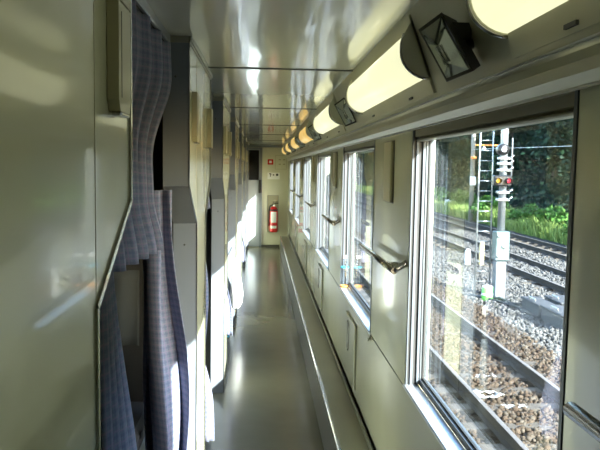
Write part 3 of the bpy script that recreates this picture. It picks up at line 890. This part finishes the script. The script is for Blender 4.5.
# small posts
def post(name, x, y, w, h, m, label, flag=False):
    t = empty(name, (x, y, ZG), label, 'post')
    MB().bbox((-w / 2, -w / 2, 0), (w / 2, w / 2, h), m, .01).build('shaft', t)
    if flag:
        MB().bbox((-w / 2, -w / 2 - .004, h - .14), (w * 4.2, w / 2 + .004, h + .02), m, .01).build('marker_arm', t)
    else:
        MB().lathe([(w * .55, 0), (w * .5, .05), (w * .3, .09), (0, .10)], (0, 0, h), m, 12).build('post_cap', t)
post('marker_post', 12.5, 45.4, .16, .95, M['white'], 'white marker post with a side arm far beyond the tracks', True)
post('kilometre_post', 6.41, 20.6, .15, .42, M['white'], 'short white post on the ballast left of the signal')
post('short_post', 6.86, 20.65, .13, .65, M['ywood'], 'short yellow post between the ladder and the white post')
# green can
t = empty('canister', (5.15, 15.0, ZG), 'bright green canister at the foot of the signal', 'canister')
MB().lathe([(0, 0), (.11, 0), (.12, .01), (.12, .30), (.11, .31), (0, .31)], (0, 0, 0), M['gpaint'], 18).build('can_body', t)
MB().lathe([(.125, .12), (.127, .122), (.127, .17), (.125, .172)], (0, 0, 0), M['white'], 18).build('white_band', t)
MB().lathe([(.115, .31), (.115, .33), (.05, .35), (0, .35)], (0, 0, 0), M['white'], 18).build('lid', t)
# grey ground boxes and cable covers
for i, (x, y, sx, sy, h, lab) in enumerate(((5.75, 13.6, .34, .9, .28, 'grey trackside box nearest the signal'), (5.72, 12.45, .36, 1.0, .32, 'grey trackside box nearest the window frame'), (6.35, 13.7, .5, .8, .3, 'grey trackside box behind the other two'))):
    t = empty('trackside_box', (x, y, ZG), lab, 'box', 'trackside boxes')
    MB().bbox((-sx / 2, -sy / 2, 0), (sx / 2, sy / 2, h - .05), M['concrete'], .02).build('base', t)
    MB().bbox((-sx / 2 - .02, -sy / 2 - .02, h - .048), (sx / 2 + .02, sy / 2 + .02, h), M['concrete'], .015).build('lid', t)
    s = MB(); s.tube([(-sx / 2 + .05, -.15, h), (-sx / 2 + .05, -.15, h + .05), (-sx / 2 + .05, .15, h + .05), (-sx / 2 + .05, .15, h)], .014, M['galv'], 8); s.build('handle', t)
for i, pts in enumerate((((5.3, 15.2, ZG + .03), (5.4, 14.8, ZG + .08), (5.5, 14.4, ZG + .04), (5.62, 14.1, ZG + .10)), ((4.9, 15.5, ZG + .04), (5.1, 15.0, ZG + .06), (5.3, 14.6, ZG + .05), (5.45, 13.9, ZG + .07), (5.5, 13.0, ZG + .05)))):
    o = MB().tube(pts, .03, M['cable'], 8).build('cable'); tag(o, ['short black cable running from the signal to a grey box', 'long black cable on the ballast past the green canister'][i], 'cable')

# ------------------------------------------------------------------ outside: greenery
def blades(n, fn, m, name):
    rng = np.random.default_rng(len(name) + n)
    V = []; F = []
    for i in range(n):
        (x, y, z), h, w = fn(rng)
        a = rng.uniform(0, 6.28); b = rng.uniform(0, 6.28); le = rng.uniform(.15, .6) * h
        dx, dy = math.cos(a) * w, math.sin(a) * w
        o = len(V)
        V += [(x - dx, y - dy, z), (x + dx, y + dy, z), (x + dx * .7 + math.cos(b) * le * .4, y + dy * .7 + math.sin(b) * le * .4, z + h * .6), (x - dx * .7 + math.cos(b) * le * .4, y - dy * .7 + math.sin(b) * le * .4, z + h * .6), (x + math.cos(b) * le, y + math.sin(b) * le, z + h * .95)]
        F += [(o, o + 1, o + 2, o + 3), (o + 3, o + 2, o + 4)]
    return MB().add(V, F, m)
def gfn(rng):
    y = rng.uniform(16, 60) if rng.random() < .8 else rng.uniform(60, 110)
    x = 12.3 + abs(rng.normal()) * 1.1
    hh = .55 + .5 * (math.sin(y * .9) * .5 + .5) * rng.uniform(.5, 1.2)
    if y < 26: hh *= 1.25
    return (x, y, ZG), hh, .022 if y < 40 else .04
o = blades(16000, gfn, M['grass'], 'grass').build('grass'); tag(o, 'tall bright green grass growing along the far side of the tracks', 'grass', kind='stuff')

def leaf_cloud(n, R, seed, size, squash=1.0):
    rng = np.random.default_rng(seed)
    V = []; F = []
    cl = [(Vector(rng.normal(size=3)).normalized() * R * rng.uniform(.35, .8), R * rng.uniform(.3, .5)) for _ in range(16)]
    for i in range(n):
        c, r = cl[int(rng.integers(len(cl)))]
        p = c + Vector(rng.normal(size=3)).normalized() * r * rng.uniform(.7, 1.05)
        p.z *= squash
        a = Vector(rng.normal(size=3)).normalized() * size; b = a.cross(Vector(rng.normal(size=3))).normalized() * size * .55
        o = len(V); V += [p - a, p + b, p + a, p - b]; F.append((o, o + 1, o + 2, o + 3))
    return V, F
def tree(x, y, z, R, H, m, seed, label, group, n=2600, src=None):
    t = empty('tree', (x, y, z), label, 'tree', group)
    V, F = leaf_cloud(n, R, seed, .17 * R / 2.2, 1.35)
    V = [v + Vector((0, 0, H)) for v in V]
    MB().add(V, F, m).build('crown', t)
    MB().tube([(0, 0, 0), (.1, .05, H * .5), (0, 0, H)], [.2, .15, .07], M['bark'], 8).build('trunk', t)
    return t
proto = [tree(17.0, 24, ZG + .3, 2.6, 3.2, M['leaf_dark'], 11, 'dark green tree at the foot of the wooded slope', 'trees on the wooded slope'),
         tree(16.2, 33, ZG + .3, 2.4, 3.4, M['leaf_dark'], 12, 'dark green tree at the foot of the wooded slope', 'trees on the wooded slope'),
         tree(16.2, 26.5, ZG + .3, 1.8, 3.9, M['leaf_dark'], 13, 'dark green tree at the foot of the wooded slope', 'trees on the wooded slope')]
rr = random.Random(5)
for i in range(0, 34):
    src = proto[i % 3]
    o = src if i < 3 else copy_tree(src)
    row = i % 2; y = 25 + (i // 2) * 7.0 + row * 3.5
    x = 17.2 + row * 7.2 + rr.uniform(-.3, .3)
    o.location = (x, y, ZG - .1 + (x - 14.6) * .95); o.rotation_euler = (0, 0, rr.uniform(0, 6)); s = rr.uniform(.95, 1.1); o.scale = (s, s, s)
t = tree(14.3, 20.6, ZG, .75, 2.7, M['leaf_mid'], 21, 'light green leafy sapling in front of the dark slope', None, 500)
# shrubs at the edge of the slope
sh0 = None
for i, (x, y, s) in enumerate(((13.0, 26.5, 1.0), (13.2, 29.5, 1.1), (13.4, 24.2, .8), (13.3, 33.5, 1.0), (13.0, 38, 1.2), (13.5, 44, 1.3), (13.4, 50, 1.3), (13.4, 58, 1.4), (13.3, 66, 1.5))):
    if sh0 is None:
        t = empty('shrub', (x, y, ZG)); V, F = leaf_cloud(1500, .85, 31, .10, .75); V = [v + Vector((0, 0, .75)) for v in V]
        MB().add(V, F, M['leaf_mid']).build('foliage', t); MB().tube([(0, 0, 0), (.05, 0, .8)], [.05, .03], M['bark'], 6).build('stem', t); sh0 = t
    else:
        t = copy_tree(sh0); t.location = (x, y, ZG); t.rotation_euler = (0, 0, i * 1.3); t.scale = (s, s, s)
    tag(t, 'bright green shrub growing beside the tracks under the dark trees', 'shrub', 'shrubs along the far track')
# wooded slope
vs = []; fs = []
rng = np.random.default_rng(2)
nx, ny = 14, 60
for i in range(nx + 1):
    for j in range(ny + 1):
        x = 13.6 + i * 1.6; y = -2 + j * 2.8
        h = ZG - .05 + max(0, (x - 14.6)) * .95 + rng.uniform(-.25, .25) * (i > 1)
        vs.append((x, y, h))
for i in range(nx):
    for j in range(ny):
        a = i * (ny + 1) + j; fs.append((a, a + ny + 1, a + ny + 2, a + 1))
o = MB().add(vs, fs, M['hill'], True).build('hill'); struct(o)
V = []; F = []
for i in range(26000):
    f = rng.random(); y = 14 + 100 * f * f; x = 14.2 + rng.random() * 12
    z = ZG + max(0, (x - 14.6)) * .95 + rng.random() * 1.5 * (.5 + .5 * math.sin(y * 1.3 + x)) ; sz = .10 + .10 * f
    a = Vector(rng.normal(size=3)).normalized() * sz; b = a.cross(Vector(rng.normal(size=3))).normalized() * sz * .6
    p = Vector((x, y, z)); n0 = len(V); V += [p - a, p + b, p + a, p - b]; F.append((n0, n0 + 1, n0 + 2, n0 + 3))
o = MB().add(V, F, M['leaf_dark']).build('undergrowth'); tag(o, 'dark green undergrowth covering the slope behind the tracks', 'undergrowth', kind='stuff')
# overhead wire across the slope
MB().tube([(-.1, -.1, 4.15), (.5, -13.6, 3.97), (1.1, -28.6, 4.0)], .012, M['wire'], 6).build('wire', POLE)

# ------------------------------------------------------------------ light
w = bpy.data.worlds.new('World'); bpy.context.scene.world = w; w.use_nodes = True
nt = w.node_tree; bg = nt.nodes['Background']
sk = nt.nodes.new('ShaderNodeTexSky'); sk.sky_type = 'NISHITA'; sk.sun_disc = False
sd_ = Vector((-1, 1.46, -.92)).normalized()
sk.sun_elevation = math.asin(-sd_.z); sk.sun_rotation = math.atan2(-sd_.x, -sd_.y)
nt.links.new(sk.outputs['Color'], bg.inputs['Color']); bg.inputs['Strength'].default_value = .46
sun = bpy.data.lights.new('sun', 'SUN'); sun.energy = 11; sun.angle = math.radians(.6); sun.color = (1, .97, .91)
so = bpy.data.objects.new('sun', sun); C.objects.link(so); so.rotation_euler = sd_.to_track_quat('-Z', 'Y').to_euler(); so.location = (20, -20, 20)

# ------------------------------------------------------------------ camera
cam = bpy.data.cameras.new('camera'); co = bpy.data.objects.new('camera', cam); C.objects.link(co)
yaw, pit, rol = .05757892, .08358897, .01639821
A = Matrix(((1, 0, 0), (0, 0, -1), (0, 1, 0)))
cy, sy, cp, sp, cr, sr = math.cos(yaw), math.sin(yaw), math.cos(pit), math.sin(pit), math.cos(rol), math.sin(rol)
Rm = Matrix(((cr, -sr, 0), (sr, cr, 0), (0, 0, 1))) @ Matrix(((1, 0, 0), (0, cp, -sp), (0, sp, cp))) @ Matrix(((cy, 0, -sy), (0, 1, 0), (sy, 0, cy))) @ A
m3 = Matrix((Rm[0], -Rm[1], -Rm[2])).transposed()
co.matrix_world = Matrix.Translation((0, 0, EYE)) @ m3.to_4x4()
cam.sensor_width = 36; cam.lens = 36 * 680 / 600; cam.clip_start = .02; cam.clip_end = 400
sc = bpy.context.scene; sc.camera = co
sc.view_settings.view_transform = 'Standard'; sc.view_settings.look = 'None'; sc.view_settings.gamma = 1; sc.view_settings.exposure = 2.35
sc.view_settings.use_curve_mapping = False
sc.cycles.max_bounces = 14; sc.cycles.diffuse_bounces = 9; sc.cycles.glossy_bounces = 5; sc.cycles.transparent_max_bounces = 16
sc.cycles.sample_clamp_indirect = 12; sc.cycles.caustics_reflective = False; sc.cycles.caustics_refractive = False
